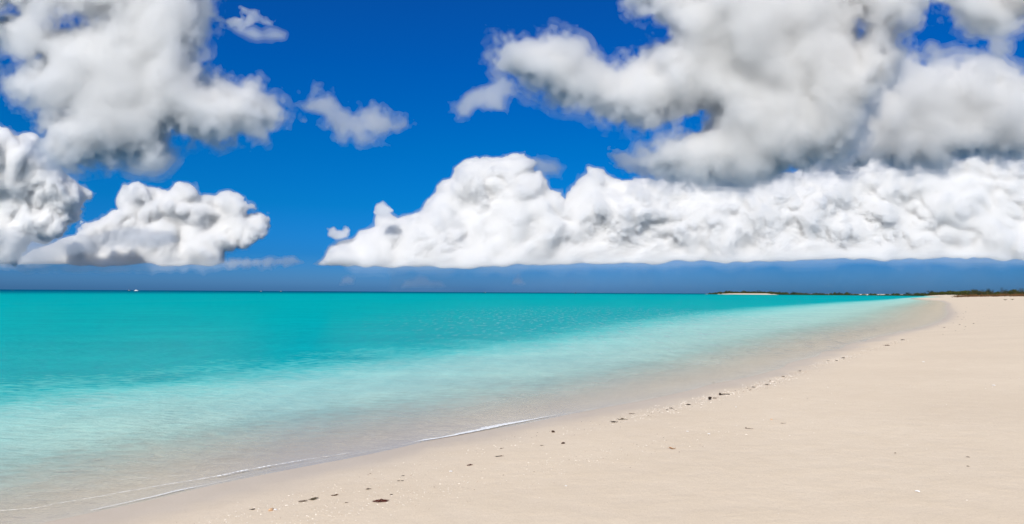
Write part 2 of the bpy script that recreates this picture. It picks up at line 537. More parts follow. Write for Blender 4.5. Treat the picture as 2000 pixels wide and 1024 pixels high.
k_end = int(np.argmin(np.hypot(*(swash - ground(1180, 797)).T)))
foam_line(swash[2:k_end], .085, .007, 'thin white foam edge lying along the waterline on the sand', 1, gaps=-.1, thick=1.2)
fp = np.array([(-60, 1004), (0, 1001), (60, 997), (110, 988), (150, 980), (200, 971), (232, 964), (270, 957), (310, 949), (340, 944), (400, 934), (440, 927), (500, 916), (560, 906), (620, 897), (680, 886)], float)
foam_line(ground(fp[:, 0], fp[:, 1]), .075, .010, 'broken white crest of a tiny wavelet just off the waterline', 2, gaps=.42, thick=.6)
fp = np.array([(30, 974), (75, 966), (110, 960), (150, 956), (190, 950), (235, 940), (275, 936), (300, 938), (330, 933), (370, 930), (410, 922)], float)
foam_line(ground(fp[:, 0], fp[:, 1]), .022, .004, 'faint ragged streak of foam farther out in the shallows', 3, gaps=.9)


# ------------------------------------------------------------------ things washed up on the sand
def plain(name, col, rough=.8, var=.35, scale=60):
    b = NB(name)
    g = b.n('TexCoord')
    c = b.mix(b.ramp(b.noise(g.outputs['Object'], scale, 4), [(.3, 0.), (.7, 1.)]), tuple(x * (1 - var) for x in col), tuple(min(1, x * (1 + var)) for x in col))
    p = b.n('BsdfPrincipled'); b.l(c, p.inputs['Base Color']); p.inputs['Roughness'].default_value = rough
    p.inputs['Specular IOR Level'].default_value = .25
    return b.done(p.outputs[0])


WEED = {'dark': plain('dark_weed', (.035, .022, .014)), 'brown': plain('brown_weed', (.12, .065, .03)), 'red': plain('red_weed', (.10, .026, .016)),
        'olive': plain('olive_weed', (.11, .085, .05)), 'grey': plain('grey_weed', (.22, .17, .13))}
SHELL = plain('white_shell', (.80, .76, .72), .45, .08)
TAN = plain('tan_shell', (.55, .36, .22), .5, .2)
LEAF = plain('dry_leaf', (.42, .20, .07), .6, .35, 30)
TWIG = plain('bleached_twig', (.24, .19, .15))
NUT = plain('seed_husk', (.06, .032, .02))


def tube(path, radii, sides=5):
    path = np.asarray(path, float); n = len(path)
    t = np.gradient(path, axis=0); t /= np.linalg.norm(t, axis=1)[:, None] + 1e-9
    a = np.cross(t, [0.3, 0.2, .93]); a /= np.linalg.norm(a, axis=1)[:, None] + 1e-9
    bb = np.cross(t, a)
    th = np.arange(sides) * 2 * np.pi / sides
    V = path[:, None] + (a[:, None] * np.cos(th)[None, :, None] + bb[:, None] * np.sin(th)[None, :, None]) * np.asarray(radii)[:, None, None]
    V = V.reshape(-1, 3)
    i = np.arange(n - 1)[:, None] * sides; k = np.arange(sides)[None]; k2 = (k + 1) % sides
    q = np.stack([i + k, i + k2, i + sides + k2, i + sides + k], -1).reshape(-1, 4)
    cap = [[0, k2 + 1, k2] if False else [0, j + 1, j] for k2, j in ((0, j) for j in range(1, sides - 1))] + [[(n - 1) * sides, (n - 1) * sides + j, (n - 1) * sides + j + 1] for j in range(1, sides - 1)]
    return V, q, np.array(cap)


def join(parts):
    V, Qd, T = [], [], []; n = 0
    for v, q, t in parts:
        V.append(v); n0 = n; n += len(v)
        if len(q): Qd.append(np.asarray(q) + n0)
        if len(t): T.append(np.asarray(t) + n0)
    return np.concatenate(V), (np.concatenate(Qd) if Qd else None), (np.concatenate(T) if T else None)


def weed_shape(Lx, rs, flat=.3):
    """A matted tuft of weed: many short bent strands and a few bladders."""
    parts = []
    for k in range(int(16 + rs.integers(12))):
        c = np.array([rs.normal(0, .22) * Lx, rs.normal(0, .09) * Lx, abs(rs.normal(.03, .05)) * Lx + .003])
        a = rs.normal(0, .6); ln = Lx * rs.uniform(.25, .6); m = 6
        u = np.linspace(-.5, .5, m)
        path = c + np.column_stack([np.cos(a + u) * u * ln, np.sin(a + 1.4 * u) * u * ln, np.maximum(flat * Lx * .22 * (1 - (2 * u) ** 2) * rs.uniform(.2, 1), 0)])
        parts.append(tube(path, Lx * rs.uniform(.018, .04) * (1.05 - np.abs(2 * u)) + .0006, 4))
    return join(parts)


def lump_shape(Lx, rs):
    th = np.linspace(0, np.pi, 9); ph = np.arange(12) * 2 * np.pi / 12
    T_, P_ = np.meshgrid(th, ph, indexing='ij')
    d = np.stack([np.sin(T_) * np.cos(P_), np.sin(T_) * np.sin(P_), np.cos(T_)], -1)
    k = rs.normal(0, 1, (5, 3)) * 2.2
    r = 1 + .12 * sum(np.sin(d @ kk + i) for i, kk in enumerate(k))
    V = (d * r[..., None] * np.array([.5, .36, .3]) * Lx + np.array([0, 0, .22 * Lx])).reshape(-1, 3)
    i = np.arange(8)[:, None] * 12; j = np.arange(12)[None]; j2 = (j + 1) % 12
    return V, np.stack([i + j, i + 12 + j, i + 12 + j2, i + j2], -1).reshape(-1, 4), np.zeros((0, 3), int)


def shell_shape(Lx, rs):
    """A ribbed half shell lying hollow side down."""
    nr, na = 7, 25
    r, a = np.meshgrid(np.linspace(0, 1, nr), np.linspace(-1.15, 1.15, na), indexing='ij')
    rib = 1 + .05 * np.cos(a * 22)
    x = (r * np.cos(a) * rib - .45) * Lx * .9; y = r * np.sin(a) * rib * Lx * .62
    z = Lx * .30 * np.sqrt(np.clip(1 - (1.6 * r - .75) ** 2, 0, 1)) * (1 - .35 * a * a) + .001 + .02 * Lx * np.cos(a * 22) * r
    V = np.stack([x, y, z], -1).reshape(-1, 3)
    i = np.arange(nr - 1)[:, None] * na; j = np.arange(na - 1)[None]
    q = np.stack([i + j, i + na + j, i + na + j + 1, i + j + 1], -1).reshape(-1, 4)
    V2 = V - np.array([0, 0, Lx * .03]); n = len(V)
    return np.concatenate([V, V2]), np.concatenate([q, q[:, ::-1] + n]), np.zeros((0, 3), int)


def leaf_shape(Lx, rs):
    """A dry leaf curled up along its midrib, with its stalk."""
    nu, nv = 15, 7
    u, v = np.meshgrid(np.linspace(0, 1, nu), np.linspace(-1, 1, nv), indexing='ij')
    w = np.sin(np.pi * u ** .8) ** .8 * .24 * Lx
    x = (u - .5) * Lx; y = v * w * .8 + .05 * Lx * np.sin(u * 4)
    z = .10 * Lx * np.abs(v) ** 1.5 * (.6 + .4 * np.sin(7 * u)) + .22 * Lx * (2 * u - 1) ** 2 * .6 + .004
    V = np.stack([x, y, z], -1).reshape(-1, 3)
    i = np.arange(nu - 1)[:, None] * nv; j = np.arange(nv - 1)[None]
    q = np.stack([i + j, i + nv + j, i + nv + j + 1, i + j + 1], -1).reshape(-1, 4)
    n = len(V); V2 = V + np.array([0, 0, .012 * Lx])
    s = np.linspace(0, 1, 5)
    return join([(np.concatenate([V, V2]), np.concatenate([q[:, ::-1], q + n]), []),
                 tube(np.column_stack([-.5 * Lx - s * .3 * Lx, s * .06 * Lx, .13 * Lx - .1 * s * Lx]), .012 * Lx * (1.2 - s), 5)])


def twig_shape(Lx, rs):
    u = np.linspace(0, 1, 10)
    p = np.column_stack([(u - .5) * Lx, .09 * Lx * np.sin(3 * u + rs.random() * 3), .03 * Lx + .05 * Lx * np.sin(np.pi * u)])
    parts = [tube(p, Lx * (.055 - .035 * u), 6)]
    for k in (3, 6):
        s = np.linspace(0, 1, 5)[:, None]
        parts.append(tube(p[k] + s * np.array([.22, rs.choice([-1, 1]) * .2, .05]) * Lx, Lx * (.024 - .016 * s[:, 0]), 5))
    parts.append((lambda v: (v[0] * np.array([.22, .3, .3]) + p[0], v[1], v[2]))(lump_shape(Lx, rs)))
    return join(parts)


def ring_shape(Lx, rs):
    a = np.linspace(.3, 6.0, 26)
    return tube(np.column_stack([np.cos(a) * Lx * .5, np.sin(a) * Lx * .38, .03 * Lx + .03 * Lx * np.sin(3 * a)]), np.full(26, .045 * Lx), 5)


def spot(px, py):
    z = .4
    for _ in range(12):
        p = ground(px, py, z); z = float(land_z(p[None])[0])
    return p, z


def washed(kind, name, cat, px, py, w, mat, label, seed, yaw=0., group=None, lift=0.):
    p, z = spot(px, py)
    if px > 1420: w *= .78
    dist = math.hypot(math.hypot(*p), EYE - z)
    rs = np.random.default_rng(seed)
    V, q, t = kind(w * dist / F, rs)
    o = mesh(name, V, q, t, mat)
    o.location = (p[0], p[1], z + lift - .001)
    o.rotation_euler = (0, 0, yaw - math.atan2(p[0], p[1]))
    return tag(o, label, cat, group)


GW, GS = 'seaweed scraps along the wrack line', 'shells on the sand'
def weed(px, py, w, c, label, yaw=.15): return washed(weed_shape, 'seaweed_scrap', 'seaweed', px, py, w, WEED[c], label, px, yaw, GW)
def shell(px, py, w, label, m=SHELL, yaw=.6): return washed(shell_shape, 'seashell', 'shell', px, py, w, m, label, px, yaw, GS)


weed(745, 982, 26, 'red', 'long dark red strip of seaweed lying alone, nearest of all to the viewer', .05)
weed(611, 977, 17, 'olive', 'humped olive brown seaweed tuft on the band of shell grit near the bottom edge', .5)
weed(655, 969, 12, 'brown', 'small brown seaweed scrap a hand up the beach from the humped olive tuft', .2)
weed(592, 981, 15, 'grey', 'pale grey strand of weed just left of the humped olive tuft', .1)
weed(494, 996, 9, 'dark', 'dark weed scrap left of the tan shell, by the smooth wet sand', .1)
washed(lump_shape, 'seashell', 'shell', 529, 998, 9, TAN, 'round tan brown shell in the grit near the bottom edge', 71, .4, GS)
shell(537, 997, 7, 'pale broken shell touching the round tan brown shell', SHELL)
weed(677, 983, 5, 'brown', 'brown crumb of weed between the humped olive tuft and the long red strip')
weed(720, 957, 10, 'grey', 'thin grey weed strand in the grit above the long red strip')
weed(764, 968, 5, 'dark', 'tiny dark weed crumb just above the right end of the long red strip')
weed(779, 941, 6, 'grey', 'left one of two small grey weed crumbs close together in the grit')
weed(787, 931, 5, 'dark', 'dark crumb of weed above the two small grey weed crumbs')
weed(786, 941, 5, 'olive', 'right one of two small weed crumbs close together in the grit')
weed(918, 911, 11, 'red', 'small reddish weed scrap at the top of the thick band of shell grit', .2)
shell(880, 923, 7, 'white shell in the thick of the shell grit, below the reddish scrap')
weed(971, 894, 8, 'dark', 'dark weed crumb of a close pair, right of the reddish scrap')
weed(979, 893, 7, 'brown', 'brown weed crumb of a close pair, right of the reddish scrap')
weed(979, 878, 5, 'brown', 'single brown weed crumb above the close pair on the pale sand')
weed(1058, 872, 7, 'grey', 'greyish weed scrap between the close pair and the black husk')
washed(lump_shape, 'seed_husk', 'seed husk', 1081, 846, 7, NUT, 'black round seed husk on bare pale sand, upper of the two husks', 72, 0, 'seed husks on the sand')
washed(lump_shape, 'seed_husk', 'seed husk', 1100, 868, 7, NUT, 'black flattened seed husk with a sand rim, lower of the two husks', 73, .5, 'seed husks on the sand')
shell(1105, 951, 5, 'small white shell alone on open sand below the curled leaf')
weed(1199, 826, 12, 'dark', 'dark weed scrap, first of a close pair along the wrack line at mid beach')
weed(1215, 821, 14, 'olive', 'stringy olive weed scrap, second of a close pair along the wrack line at mid beach')
weed(1234, 810, 9, 'grey', 'grey weed strand nearer the water than the close pair at mid beach')
weed(1303, 802, 5, 'dark', 'small dark weed dot beside a flatter scrap, left of the upright stub')
weed(1312, 799, 8, 'dark', 'flat dark weed scrap beside a small dot, left of the upright stub')
weed(1345, 792, 10, 'dark', 'dark flat weed scrap midway between the paired scraps and the upright stub')
washed(lump_shape, 'driftwood_stub', 'driftwood', 1386, 782, 8, WEED['dark'], 'stubby dark piece of driftwood standing up from the wrack line', 74, 1.2, lift=.02)
weed(1396, 779, 10, 'grey', 'grey weed strand lying against the upright driftwood stub')
washed(twig_shape, 'twig', 'twig', 1416, 772, 20, WEED['dark'], 'dark forked twig slanting along the wrack line, right of the driftwood stub', 75, .55, 'twigs on the beach')
washed(twig_shape, 'twig', 'twig', 1465, 838, 18, TWIG, 'bleached twig with a dark knobbed end, alone on open sand', 76, -.1, 'twigs on the beach')
washed(leaf_shape, 'dry_leaf', 'leaf', 1313, 878, 13, LEAF, 'curled orange brown dry leaf on open sand', 77, -.25)
washed(lump_shape, 'pebble', 'pebble', 1507, 820, 5, TAN, 'small brown pebble on open sand, right of the bleached twig', 78)
washed(ring_shape, 'curled_stalk', 'plant stalk', 1530, 827, 11, WEED['grey'], 'pale stalk curled into a ring beside the small brown pebble', 79)
weed(1472, 757, 9, 'dark', 'dark weed scrap beyond the forked twig, lower of two')
weed(1497, 752, 9, 'dark', 'dark weed scrap beyond the forked twig, upper of two, with a trailing strand')
weed(1530, 736, 9, 'olive', 'olive weed scrap alone where the wrack line nears the wet sand bend')
weed(1562, 725, 8, 'dark', 'dark weed scrap at the start of the far stretch of wrack line')
weed(1617, 704, 5, 'dark', 'dark weed dot set toward the water, at the far stretch of wrack line')
weed(1634, 704, 7, 'dark', 'dark weed scrap, lower of a far pair on the wrack line')
weed(1646, 699, 9, 'dark', 'dark weed scrap, upper of a far pair on the wrack line')
weed(1732, 674, 11, 'brown', 'brown weed clump far up the beach, longer of the farthest two')
weed(1763, 663, 8, 'dark', 'dark weed clump far up the beach, the farthest scrap of all')
weed(1394, 749, 5, 'grey', 'lone grey weed crumb right at the water edge')
shell(1791, 959, 11, 'large bluish white shell on the smooth sand in the lower right')
shell(1384, 849, 6, 'white shell, right of the curled leaf on open sand')
shell(1342, 844, 5, 'smaller white shell between the curled leaf and the wrack line')
shell(1437, 796, 5, 'small white shell just below the forked twig')
shell(1940, 751, 7, 'white shell high on the beach by the right edge')
shell(1803, 706, 6, 'white shell far up the open sand on the right')
weed(1890, 891, 7, 'grey', 'upper of two weed crumbs on the plain sand at the right')
weed(1891, 909, 5, 'brown', 'lower of two weed crumbs on the plain sand at the right')
weed(1748, 884, 5, 'brown', 'single weed crumb on the plain sand above the bluish white shell')
weed(1577, 779, 4, 'grey', 'tiny grey crumb on plain sand beyond the curled ring stalk')

# grit: broken shell and weed crumbs nobody could count
def grit(name, bands, n, smin, smax, mat, label, seed):
    rs = np.random.default_rng(seed)
    P2 = []
    for pts, spread, share, pw in bands:
        g = spline(np.array([spot(x, y)[0] for x, y in pts]), .05)
        L_ = np.r_[0, np.cumsum(np.linalg.norm(np.diff(g, axis=0), axis=1))]
        m = int(n * share)
        s = L_[-1] * rs.random(m) ** pw
        cl = wander(400, [25, 9], [.6, .5], rs)      # heaped in patches
        keepm = rs.random(m) < np.clip(.55 + cl[np.minimum((s / L_[-1] * 400).astype(int), 399)], .08, 1)
        s = s[keepm]; m = len(s)
        c = np.column_stack([np.interp(s, L_, g[:, 0]), np.interp(s, L_, g[:, 1])])
        P2.append(c + rs.standard_normal((m, 2)) * (spread * (1 + s / 40))[:, None])
    P2 = np.concatenate(P2)
    z = land_z(P2); ok = z > .05
    P2, z = P2[ok], z[ok]
    d = np.hypot(P2[:, 0], P2[:, 1])
    sz = (smin + (smax - smin) * rs.random(len(d)) ** 3) * 1.15 * np.clip(d / 9, .8, 1.6)
    O = np.array([[1, 0, 0], [0, 1, 0], [-1, 0, 0], [0, -1, 0], [0, 0, .6], [0, 0, -.5]])
    Fc = np.array([[0, 1, 4], [1, 2, 4], [2, 3, 4], [3, 0, 4], [1, 0, 5], [2, 1, 5], [3, 2, 5], [0, 3, 5]])
    a = rs.random(len(d)) * 6.28; st = rs.uniform(.5, 1.9, len(d))
    x = O[None, :, 0] * st[:, None]; y = np.repeat(O[None, :, 1], len(d), 0) / st[:, None]
    X = (x * np.cos(a)[:, None] - y * np.sin(a)[:, None]); Y = (x * np.sin(a)[:, None] + y * np.cos(a)[:, None])
    jit = rs.uniform(.7, 1.3, X.shape)
    V = np.stack([P2[:, :1] + X * jit * sz[:, None], P2[:, 1:] + Y * jit * sz[:, None], z[:, None] + (O[None, :, 2] * jit + .12) * sz[:, None]], -1).reshape(-1, 3)
    T = (np.arange(len(d))[:, None, None] * 6 + Fc[None]).reshape(-1, 3)
    return tag(mesh(name, V, None, T, mat, smooth=False), label, 'beach litter', kind='stuff')


B1 = [(380, 1030), (500, 998), (620, 970), (740, 944), (850, 922), (950, 896), (1050, 874), (1130, 848), (1210, 823), (1310, 800), (1400, 776), (1500, 750), (1580, 719), (1650, 698), (1735, 673), (1765, 662)]
B2 = [(560, 1030), (650, 1004), (760, 978), (900, 946), (1040, 920), (1180, 895), (1300, 866), (1400, 842)]
B3 = [(480, 975), (640, 948), (800, 918), (950, 880), (1100, 842), (1250, 805), (1400, 768)]
B4 = [(1770, 662), (1820, 650), (1868, 636), (1886, 622), (1894, 610), (1888, 601), (1880, 596)]
grit('shell_grit', [(B1, .13, .6, 1.4), (B2, .22, .3, 1.3), (B3, .2, .1, 1.2)], 6500, .0018, .0075, plain('pale_grit', (.78, .72, .64), .7, .1), 'band of pale shell grit along the wrack line', 5)
grit('tan_grit', [(B1, .15, .7, 1.4), (B2, .25, .3, 1.3)], 5000, .0016, .006, plain('tan_grit', (.40, .29, .20), .8, .3), 'tan crumbs of shell and weed mixed in the wrack line', 6)
grit('weed_crumbs', [(B1, .10, .75, 1.6), (B2, .3, .15, 1.), (B3, .2, .1, 1.)], 1300, .0016, .008, WEED['brown'], 'dark crumbs of weed strewn along the wrack line', 8)
grit('weed_crumbs', [(B4, .5, 1., 1.)], 160, .008, .032, WEED['grey'], 'far grey scatter of weed where the beach bends', 9)
SPREAD = [[(1000, 1000), (1500, 940), (1990, 900)], [(1100, 940), (1500, 860), (1990, 800)], [(1300, 870), (1600, 790), (1990, 720)]]
grit('sand_specks', [(l, 1.0, .33, 1.) for l in SPREAD], 1600, .0012, .0048, plain('speck', (.36, .27, .19), .8, .3), 'sparse specks on the open sand', 10)
grit('sand_specks', [(l, 1.0, .33, 1.) for l in SPREAD], 700, .0012, .005, SHELL, 'sparse white shell specks on the open sand', 12)


# ------------------------------------------------------------------ far shore: scrub, trees
def leafy(name, c1, c2, tr=.25):
    b = NB(name)
    g = b.n('NewGeometry')
    c = b.mix(b.ramp(b.noise(g.outputs['Position'], .35, 4), [(.35, 0.), (.65, 1.)]), c1, c2)
    d = b.n('BsdfDiffuse'); t = b.n('BsdfTranslucent'); b.l(c, d.inputs[0]); b.l(c, t.inputs[0])
    return b.done(b.shader_mix(tr, d.outputs[0], t.outputs[0]))


GREEN = leafy('scrub_leaf', (.045, .060, .020), (.10, .105, .035))
DARKGREEN = leafy('tree_leaf', (.025, .040, .020), (.055, .070, .035))
FEATHER = leafy('needle_leaf', (.035, .050, .032), (.075, .080, .045))
RUST = leafy('dry_scrub_leaf', (.12, .065, .030), (.20, .11, .05))
BARK = plain('bark', (.10, .065, .045), .9, .3, 4)


def far_pt(px, D):
    """Ground point in the direction of px, D metres out."""
    r = ray(px, 575.0); r = r[:2] / np.hypot(r[0], r[1])
    return np.array([r[0] * D, r[1] * D])


def bushes(name, cat, label, spec, mat, seed, leaf=.35, per=170):
    """spec: rows of x, y, width, height."""
    rs = np.random.default_rng(seed); P3 = []; sz = []
    for x, y, w, h in spec:
        z0 = float(land_z(np.array([[x, y]]))[0]) - .1
        n = int(per * max(.5, w / 5))
        d = rs.standard_normal((n, 3)); d /= np.linalg.norm(d, axis=1)[:, None]
        r = rs.random(n) ** .45
        p = d * r[:, None] * np.array([w / 2, w / 2, h * .55]) * rs.uniform(.75, 1.15, (n, 1))
        p[:, 2] = np.abs(p[:, 2] + h * .42)
        P3.append(p + np.array([x, y, z0])); sz.append(np.full(n, leaf * (.6 + .08 * h)))
    v, t = flakes(np.concatenate(P3), np.concatenate(sz), rs)
    return tag(mesh(name, v, None, t, mat, smooth=False), label, cat, kind='stuff')


rs = np.random.default_rng(12)
spec = []
for px in np.concatenate([np.arange(1386, 1905, 2.4), np.arange(1910, 2300, 8)]):
    D0 = np.interp(px, [1376, 1500, 1700, 1830, 1900, 2300], [1790, 1560, 1400, 1150, 800, 800])
    h = 3.3 + 1.8 * abs(rs.normal()) + 1.5 * np.sin(px * .021) ** 2
    h *= np.interp(px, [1376, 1410, 1500], [.45, .8, 1])
    for k in range(2):
        p = far_pt(px + rs.normal() * 2, D0 + 42 + 30 * k + rs.normal() * 8)
        spec.append((p[0], p[1], rs.uniform(5, 11), h * rs.uniform(.7, 1.05) * (D0 / 1500) ** .4))
bushes('coastal_scrub', 'scrub', 'low dark green scrub along the far sandy shore', spec, GREEN, 3, leaf=.55)
spec = []
for px in np.arange(1866, 2200, 1.6):
    p = far_pt(px + rs.normal(), 415 + rs.normal() * 14)
    spec.append((p[0], p[1], rs.uniform(2.2, 4.5), rs.uniform(.8, 1.7)))
bushes('dry_scrub', 'scrub', 'rust brown dry scrub at the foot of the feathery trees', spec, RUST, 4, leaf=.22, per=110)


def tree(px, D, h, w, label, kind, group, seed):
    rs = np.random.default_rng(seed)
    x, y = far_pt(px, D)
    z = float(land_z(np.array([[x, y]]))[0])
    root = bpy.data.objects.new('coastal_tree', None); COL.objects.link(root); root.location = (x, y, z)
    tag(root, label, 'tree', group)
    u = np.linspace(0, 1, 7); parts = [tube(np.column_stack([.06 * h * np.sin(2 * u + seed), .05 * h * u, h * .8 * u - .1]), h * (.030 - .022 * u), 6)]
    tips = []
    for k in range(9):
        a = rs.uniform(0, 6.28); s = np.linspace(0, 1, 5); z0 = h * rs.uniform(.2, .65); L_ = w * rs.uniform(.3, .55)
        e = np.column_stack([np.cos(a) * L_ * s, np.sin(a) * L_ * s, z0 + h * rs.uniform(.12, .35) * s ** .8])
        parts.append(tube(e, h * (.011 - .008 * s), 4)); tips.append(e[2:])
    V, q, t = join(parts)
    mesh('trunk', V, q, t, BARK, parent=root)
    tips = np.concatenate(tips + [np.column_stack([np.zeros(4), np.zeros(4), h * np.linspace(.65, .97, 4)])])
    n = 900
    c = tips[rs.integers(len(tips), size=n)]
    sp_ = np.array([w * .10, w * .10, h * (.09 if kind == 'feather' else .065)])
    p = c + rs.standard_normal((n, 3)) * sp_
    p[:, 2] = np.clip(p[:, 2], h * .12, h)
    v, tt_ = flakes(p, h * (.022 if kind == 'feather' else .032), rs)
    mesh('crown', v, None, tt_, FEATHER if kind == 'feather' else DARKGREEN, parent=root, smooth=False)
    return root


GF, GT = 'feathery trees behind the dune', 'trees standing out of the far scrub'
for k, (px, h, w, lab) in enumerate([
        (1893, 3.0, 2.8, 'short feathery tree at the left end of the row behind the beach'),
        (1901, 4.2, 3.2, 'tall feathery tree second in the row behind the beach, with a ragged top'),
        (1909, 3.9, 3.2, 'feathery tree third in the row, leaning on its taller neighbour'),
        (1918, 3.8, 3.4, 'broad feathery tree in the middle of the leftmost clump'),
        (1929, 4.3, 3.6, 'feathery tree with the pointed crown right of the broad one'),
        (1939, 3.6, 3.6, 'low rounded feathery tree at the right end of the leftmost clump'),
        (1957, 4.4, 3.6, 'tall dark feathery tree standing left in the separate middle clump'),
        (1965, 3.8, 3.2, 'feathery tree right in the separate middle clump, sloping down'),
        (1984, 3.4, 3.2, 'small feathery tree past the gap, near the right edge'),
        (1997, 4.2, 3.6, 'feathery tree cut by the right edge of the view'),
        (2013, 4.0, 3.6, 'feathery tree just past the right edge of the view')]):
    tree(px, 440 + 6 * (k % 3), h, w, lab, 'feather', GF, 100 + k)
for k, (px, D, h, w, lab) in enumerate([
        (1549, 1560, 9.5, 11, 'tallest dark round tree standing out of the far island scrub'),
        (1480, 1640, 7.0, 11, 'low domed tree left of the tallest one on the far island'),
        (1640, 1490, 7.5, 9, 'dark tree rising from the scrub over the middle of the far shore'),
        (1660, 1480, 7.0, 10, 'wide dark tree next to the middle one over the far shore'),
        (1775, 1290, 7.2, 9, 'dark tree crown over the right end of the far shore'),
        (1818, 1200, 7.0, 8, 'dark rounded tree above the little sand inlet at the beach end')]):
    tree(px, D, h, w, lab, 'round', GT, 200 + k)

# small plants on the crest of the dune
TUFT = leafy('dune_grass', (.16, .13, .04), (.26, .20, .07))
def tuft(px, D, w, label, seed):
    rs = np.random.default_rng(seed); x, y = far_pt(px, D); z = float(land_z(np.array([[x, y]]))[0])
    parts = []
    for k in range(60):
        a = rs.uniform(0, 6.28); s = np.linspace(0, 1, 4); L_ = w * rs.uniform(.3, .6)
        parts.append(tube(np.column_stack([np.cos(a) * L_ * s, np.sin(a) * L_ * s, w * .5 * (s - .45 * s * s) * rs.uniform(.5, 1.1)]), .02 * w * (1.1 - s), 3))
    V, q, t = join(parts)
    o = mesh('dune_plant', V, q, t, TUFT); o.location = (x, y, z)
    return tag(o, label, 'plant', 'plants on the dune crest')
tuft(1963, 210, .9, 'yellow green tuft on the dune crest, left one', 1)
tuft(1977, 215, .9, 'yellow green tuft on the dune crest, right one by the edge', 2)


# ------------------------------------------------------------------ boats on the horizon
HULLW, HULLD, METAL, GLASS = plain('white_hull', (.78, .78, .78), .3, .03), plain('dark_hull', (.03, .05, .09), .4, .1), plain('grey_mast', (.12, .13, .15), .4, .05), plain('dark_glass', (.02, .025, .03), .1, .05)
CANVAS = plain('furled_canvas', (.10, .16, .26), .8, .1)


def hull_shape(L_, B_, H_):
    n = 12; st = []
    for i in range(n):
        u = i / (n - 1)
        bw = B_ / 2 * (1 - max(0, (u - .45) / .55) ** 2.2) * (.82 + .18 * min(1, u / .3))
        sh = H_ * (1 + .25 * u * u)
        x = (u - .5) * L_
        st.append([(x, -bw, sh), (x, -bw * .8, 0), (x, 0, -.18 * H_), (x, bw * .8, 0), (x, bw, sh)])
    V = np.array(st).reshape(-1, 3); q = []
    for i in range(n - 1):
        for k in range(4): q.append([i * 5 + k, i * 5 + k + 1, i * 5 + 6 + k, i * 5 + 5 + k])
        q.append([i * 5 + 4, i * 5, i * 5 + 5, i * 5 + 9])
    t = [[0, 1, 2], [0, 2, 4], [2, 3, 4]]
    return V, np.array(q)[:, ::-1], np.array(t)


def box_shape(x0, x1, w0, w1, z0, z1, back=.0, front=.4):
    V = np.array([(x0, -w0, z0), (x1, -w0, z0), (x1, w0, z0), (x0, w0, z0), (x0 + back, -w1, z1), (x1 - front, -w1, z1), (x1 - front, w1, z1), (x0 + back, w1, z1)])
    return V, np.array([[3, 2, 1, 0], [4, 5, 6, 7], [0, 1, 5, 4], [1, 2, 6, 5], [2, 3, 7, 6], [3, 0, 4, 7]]), np.zeros((0, 3), int)


def boat_root(px, D, yaw, label):
    r = bpy.data.objects.new('boat', None); COL.objects.link(r)
    p = far_pt(px, D); r.location = (p[0], p[1], .05); r.rotation_euler = (0, 0, yaw)
    return tag(r, label, 'boat', 'boats on the horizon')


def part(name, shape, mat, root):
    V, q, t = shape
    return mesh(name, V, q, t if len(t) else None, mat, smooth=False, parent=root)


def sailboat(px, D, hgt, label, yaw=1.35):
    r = boat_root(px, D, yaw, label)
    part('hull', hull_shape(8.5, 2.8, 1.1), HULLD, r)
    part('cabin', box_shape(-1.5, 2.0, .9, .7, 1.0, 1.75, .1, .6), HULLW, r)
    part('mast', tube([(0.6, 0, 1.0), (.6, 0, hgt * .5), (.6, 0, hgt)], [.12, .10, .06], 8), METAL, r)
    part('boom', tube([(.5, 0, 2.3), (-1.5, 0, 2.35), (-3.4, 0, 2.4)], [.07, .07, .06], 6), METAL, r)
    part('furled_sail', tube([(.3, 0, 2.45), (-1.4, 0, 2.55), (-3.2, 0, 2.5)], [.10, .22, .10], 8), CANVAS, r)
    return r


sailboat(252, 1800, 8.0, 'lone bare mast of an anchored sailboat just left of the white motor boat')
sailboat(510, 1700, 7.5, 'anchored dark sailboat, left of the two left of centre on the horizon')
sailboat(549, 1700, 8.5, 'anchored dark sailboat, right of the two left of centre on the horizon')
sailboat(948, 1650, 7.5, 'dark sailboat on the horizon under the tallest cloud tower')
r = boat_root(1124, 1700, .4, 'small dark fishing boat on the horizon, the boat nearest the far island')
part('hull', hull_shape(6.5, 2.2, 1.0), HULLD, r); part('cabin', box_shape(-.6, 1.4, .8, .7, 1.0, 2.4, .1, .3), HULLD, r); part('mast', tube([(-.2, 0, 2.3), (-.2, 0, 3.6)], [.06, .04], 6), METAL, r)
r = boat_root(266, 2100, .15, 'white motor boat under way near the left end of the horizon')
part('hull', hull_shape(9.5, 3.0, 1.3), HULLW, r); part('cabin', box_shape(-2.5, 2.2, 1.2, 1.0, 1.25, 2.7, .2, 1.1), HULLW, r)
part('windscreen', box_shape(.8, 2.35, 1.12, .92, 1.5, 2.55, .2, 1.0), GLASS, r); part('antenna', tube([(-1, 0, 2.6), (-1.2, 0, 4.6)], [.04, .02], 5), METAL, r)


# ------------------------------------------------------------------ clouds
def cloud_heart(a):
    b = NB('cloud_heart')
    d1 = b.n('BsdfDiffuse'); d1.inputs[0].default_value = (a, a, a, 1)
    d2 = b.n('BsdfTranslucent'); d2.inputs[0].default_value = (a, a, a, 1)
    return b.done(b.shader_mix(.48, d1.outputs[0], d2.outputs[0]))


CLOUD, SHADECLOUD = cloud_heart(.86), cloud_heart(.66)  # second is a darker copy: underside shade put into the colour


def mist(density, g=.5, w=.99):      # thin droplets that scatter light, evenly dense
    b = NB('cloud_mist')
    v = b.n('VolumePrincipled'); v.inputs['Color'].default_value = (w, w, w, 1); v.inputs['Absorption Color'].default_value = (0, 0, 0, 1)
    v.inputs['Density'].default_value = density; v.inputs['Anisotropy'].default_value = g
    b.l(v.outputs[0], b.out.inputs['Volume'])
    return b.m


